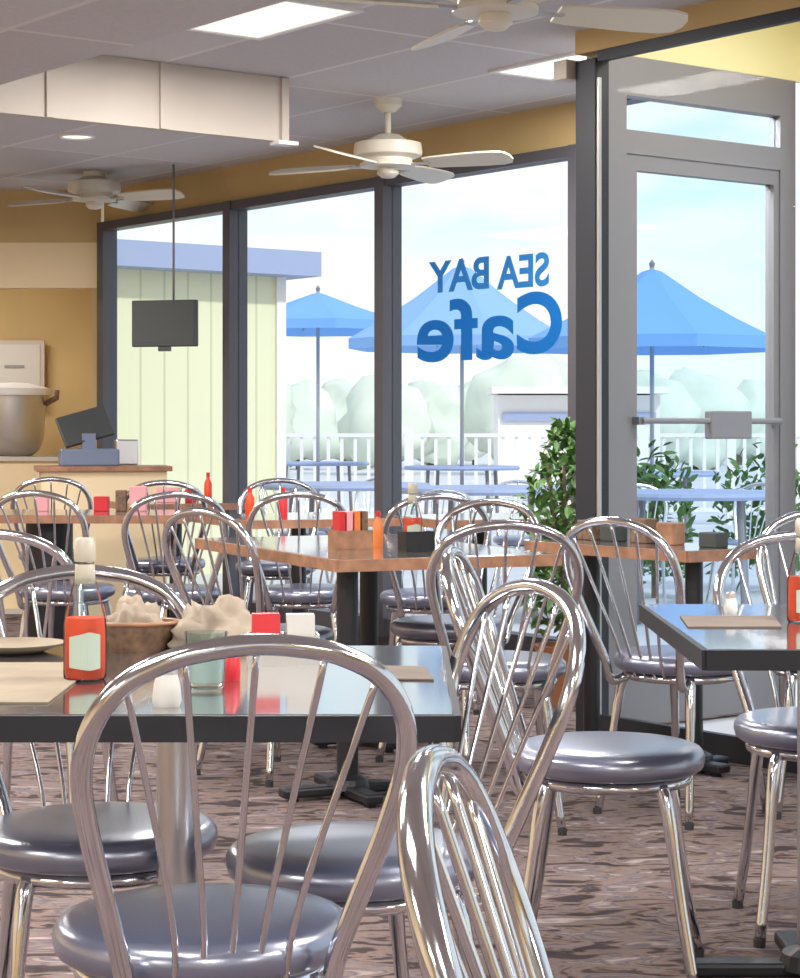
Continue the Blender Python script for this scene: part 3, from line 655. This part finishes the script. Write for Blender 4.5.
# ------------------------------------------------------------------ potted plant by the post
pb = Vector(((567-400)/F*8.5, 8.5, 0))
t = thing('potted_plant', 'bushy green potted plant with pale blooms left of the dark post', 'plant', (pb.x, pb.y, 0))
MB().lathe([(0, 0), (.10, 0), (.13, .22), (.14, .25), (.12, .25), (.11, .2), (0, .2)], 20).build('pot', M['terracotta'], t, 'auto')
b = MB()
for k in range(7):
    a = k*.9; b.tube([(0, 0, .2), (.03*math.cos(a), .03*math.sin(a), .6), (.09*math.cos(a), .09*math.sin(a), 1.0)], .007, 5)
b.build('stem', M['trunk'], t)
def leaves(n, fn, size, seed):
    rnd = random.Random(seed); b = MB()
    for _ in range(n):
        c_ = Vector(fn(rnd)); rot = Matrix.Rotation(rnd.uniform(0, 6.28), 4, 'Z') @ Matrix.Rotation(rnd.uniform(-1.2, 1.2), 4, 'X') @ Matrix.Rotation(rnd.uniform(-.8, .8), 4, 'Y')
        s_ = size*rnd.uniform(.6, 1.3); V = [c_+rot @ Vector(v)*s_ for v in ((0, 0, 0), (.35, .5, .08), (.3, 1.1, .1), (0, 1.6, 0), (-.3, 1.1, .1), (-.35, .5, .08))]
        vs = [b.b.verts.new(v) for v in V]; b.b.faces.new((vs[0], vs[1], vs[2], vs[3])); b.b.faces.new((vs[0], vs[3], vs[4], vs[5]))
    return b
def blob(rnd):
    z = rnd.uniform(.30, 1.16); r = (.165+.03*math.sin(z*17))*(1 if z < 1.0 else (1.22-z)/.22)
    a = rnd.uniform(0, 6.28); q = r*math.sqrt(rnd.random()); return (q*math.cos(a), q*math.sin(a), z)
leaves(1300, blob, .036, 2).build('foliage', M['foliage'], t)
leaves(34, blob, .034, 5).build('blossom', M['flower'], t)

# ------------------------------------------------------------------ outdoors
struct(MB().box((0, 0, 0), (160, 140, .1)).build('ground', M['deck'])).location = (0, 77, -.18)
# wing of the building
w0 = Vector((-2.62, 17.35, 0)); w1 = w0+Nn*1.95
t = thing('building_wing', 'pale yellow board-clad wing of the building seen through the left panes', 'building', (w0.x, w0.y, -.13), JA)
MB().box((-.3, .9, 1.42), (4.5, 1.8, 2.84)).build('wall', M['siding'], t)
MB().box((-.17, .8, 2.76), (4.7, 2.2, .22)).build('roof_fascia', M['fascia'], t)
for x in (1.95, ): MB().box((x-.02, -.015, 1.42), (.10, .03, 2.84)).build('corner_board', M['boat'], t)

def umbrella(px, z, peak, edge, rad, label, m):
    x = (px-400)/F*z
    t = thing('patio_umbrella', label, 'umbrella', (x, z, -.13), R(12), 'blue patio umbrellas')
    MB().tube([(0, 0, 0), (0, 0, peak+.13)], .022, 8).build('pole', M['strip'], t, True)
    MB().lathe([(0, 0), (.25, 0), (.25, .05), (.06, .09), (0, .09)], 16).build('base', M['frame2'], t)
    b = MB(); n = 8; rows = [(0, peak+.10), (.10, peak+.07), (.4*rad, edge+.19+(peak-edge-.12)*.60), (.7*rad, edge+.19+(peak-edge-.12)*.28), (rad, edge+.19), (rad*1.0, edge+.08)]
    b.lathe(rows, n); b.build('canopy', M[m], t)
    MB().lathe([(0, 0), (.02, 0), (.03, .05), (0, .09)], 8, c=(0, 0, peak+.10)).build('finial', M['frame2'], t)
    for k in range(8):
        a = k*math.pi/4; MB().tube([(0, 0, peak), (rad*.96*math.cos(a), rad*.96*math.sin(a), edge+.16)], .01, 5).build('rib', M['frame2'], t)
    return t
umbrella(318, 25.0, 2.85, 2.38, 1.2, 'blue patio umbrella showing through the second window pane', 'umb')
umbrella(462, 22.2, 2.95, 2.06, 1.25, 'pale blue patio umbrella behind the window lettering', 'umb_l')
umbrella(652, 19.2, 2.68, 1.93, 1.2, 'blue patio umbrella seen through the grey door', 'umb')
def patio_table(px, z, label):
    t = thing('patio_table', label, 'table', ((px-400)/F*z, z, -.13), 0, 'round patio tables')
    MB().lathe([(.03, .84), (.62, .84), (.63, .86), (.62, .88), (.03, .88), (.03, .84)], 28).build('tabletop', M['fascia'], t)
    for k in range(4):
        a = k*math.pi/2+.6; MB().tube([(.45*math.cos(a), .45*math.sin(a), .84), (.5*math.cos(a), .5*math.sin(a), 0)], .02, 8).build('leg', M['frame2'], t)
    return t
patio_table(318, 25.0, 'round pale patio table under the umbrella in the second pane')
patio_table(462, 22.2, 'round pale patio table under the umbrella behind the lettering')
patio_table(652, 19.2, 'round pale patio table under the umbrella seen through the door')
patio_table(345, 15.0, 'nearer round patio table low in the second pane')
patio_table(490, 14.0, 'nearer round patio table low in the lettered pane')
patio_table(690, 13.0, 'nearer round patio table low behind the grey door')
def pchair(px, z, face, label):
    x = (px-400)/F*z
    c_ = dup(chair0, (x, z, -.13), R(face-90), label, 'patio chairs'); return c_
pchair(428, 12.9, 250, 'outdoor hoop-back chair low in the lettered pane')
pchair(520, 15.2, 270, 'outdoor hoop-back chair behind the nearer patio table')
pchair(300, 15.9, 300, 'outdoor hoop-back chair low in the second pane')
pchair(360, 16.2, 240, 'outdoor hoop-back chair right of the one in the second pane')
pchair(650, 14.2, 280, 'outdoor hoop-back chair behind the grey door, left')
pchair(740, 14.6, 230, 'outdoor hoop-back chair behind the grey door, right')
# railing
t = thing('patio_railing', 'white baluster railing along the far edge of the patio', 'railing', (0, 27.5, -.13))
MB().box((1.2, 0, 1.20), (11, .09, .05)).build('top_rail', M['boat'], t); MB().box((1.2, 0, .2), (11, .06, .05)).build('bottom_rail', M['boat'], t)
x = -4.2
for k in range(60):
    MB().box((x+k*.18, 0, .70), (.045, .045, .96)).build('baluster', M['boat'], t)
for k in range(6): MB().box((-4.2+k*2.16, 0, .66), (.12, .12, 1.32)).build('post', M['boat'], t)
# blue parasol-coloured planting and bushes behind the door
for px, z, r_, lb in ((770, 16.0, .55, 'green bush low at the right behind the grey door'), (655, 15.5, .35, 'small spiky plant low at the left behind the grey door')):
    t = thing('garden_bush', lb, 'bush', ((px-400)/F*z, z, -.13))
    rnd = random.Random(px)
    def fb(rn, r_=r_):
        a = rn.uniform(0, 6.28); q = r_*math.sqrt(rn.random()); z_ = rn.uniform(.15, 1.0)*(1.25-.35*q/r_); return (q*math.cos(a)*.8, q*math.sin(a)*.8, z_)
    leaves(520, fb, .07, px).build('foliage', M['foliage'], t); MB().tube([(0, 0, 0), (0, 0, .8)], .03, 6).build('stem', M['trunk'], t)
# far trees
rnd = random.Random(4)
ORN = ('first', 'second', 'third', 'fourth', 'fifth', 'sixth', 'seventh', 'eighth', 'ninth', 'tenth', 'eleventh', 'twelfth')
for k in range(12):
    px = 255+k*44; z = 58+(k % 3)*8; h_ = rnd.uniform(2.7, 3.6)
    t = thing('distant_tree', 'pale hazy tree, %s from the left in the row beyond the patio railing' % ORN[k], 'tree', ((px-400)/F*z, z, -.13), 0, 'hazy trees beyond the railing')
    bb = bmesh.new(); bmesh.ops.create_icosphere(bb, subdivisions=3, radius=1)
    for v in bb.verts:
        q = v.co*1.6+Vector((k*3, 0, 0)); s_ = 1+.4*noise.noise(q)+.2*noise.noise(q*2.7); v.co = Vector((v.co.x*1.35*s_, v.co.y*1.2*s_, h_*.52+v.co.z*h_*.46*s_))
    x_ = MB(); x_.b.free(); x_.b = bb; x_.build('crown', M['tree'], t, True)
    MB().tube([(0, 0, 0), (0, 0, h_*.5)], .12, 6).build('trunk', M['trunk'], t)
# pale boathouse
zz = 44; xx = (575-400)/F*zz
t = thing('boathouse', 'white low building with railings beyond the patio, right of the lettering', 'building', (xx, zz, -.13))
MB().box((0, 0, 1.0), (3.4, 2, 2.0)).build('wall', M['boat'], t)
MB().box((0, -.2, 2.1), (3.7, 2.6, .14)).build('roof', M['boat'], t)
MB().box((0, -1.06, 1.55), (3.2, .05, .18)).build('window', M['fascia'], t)
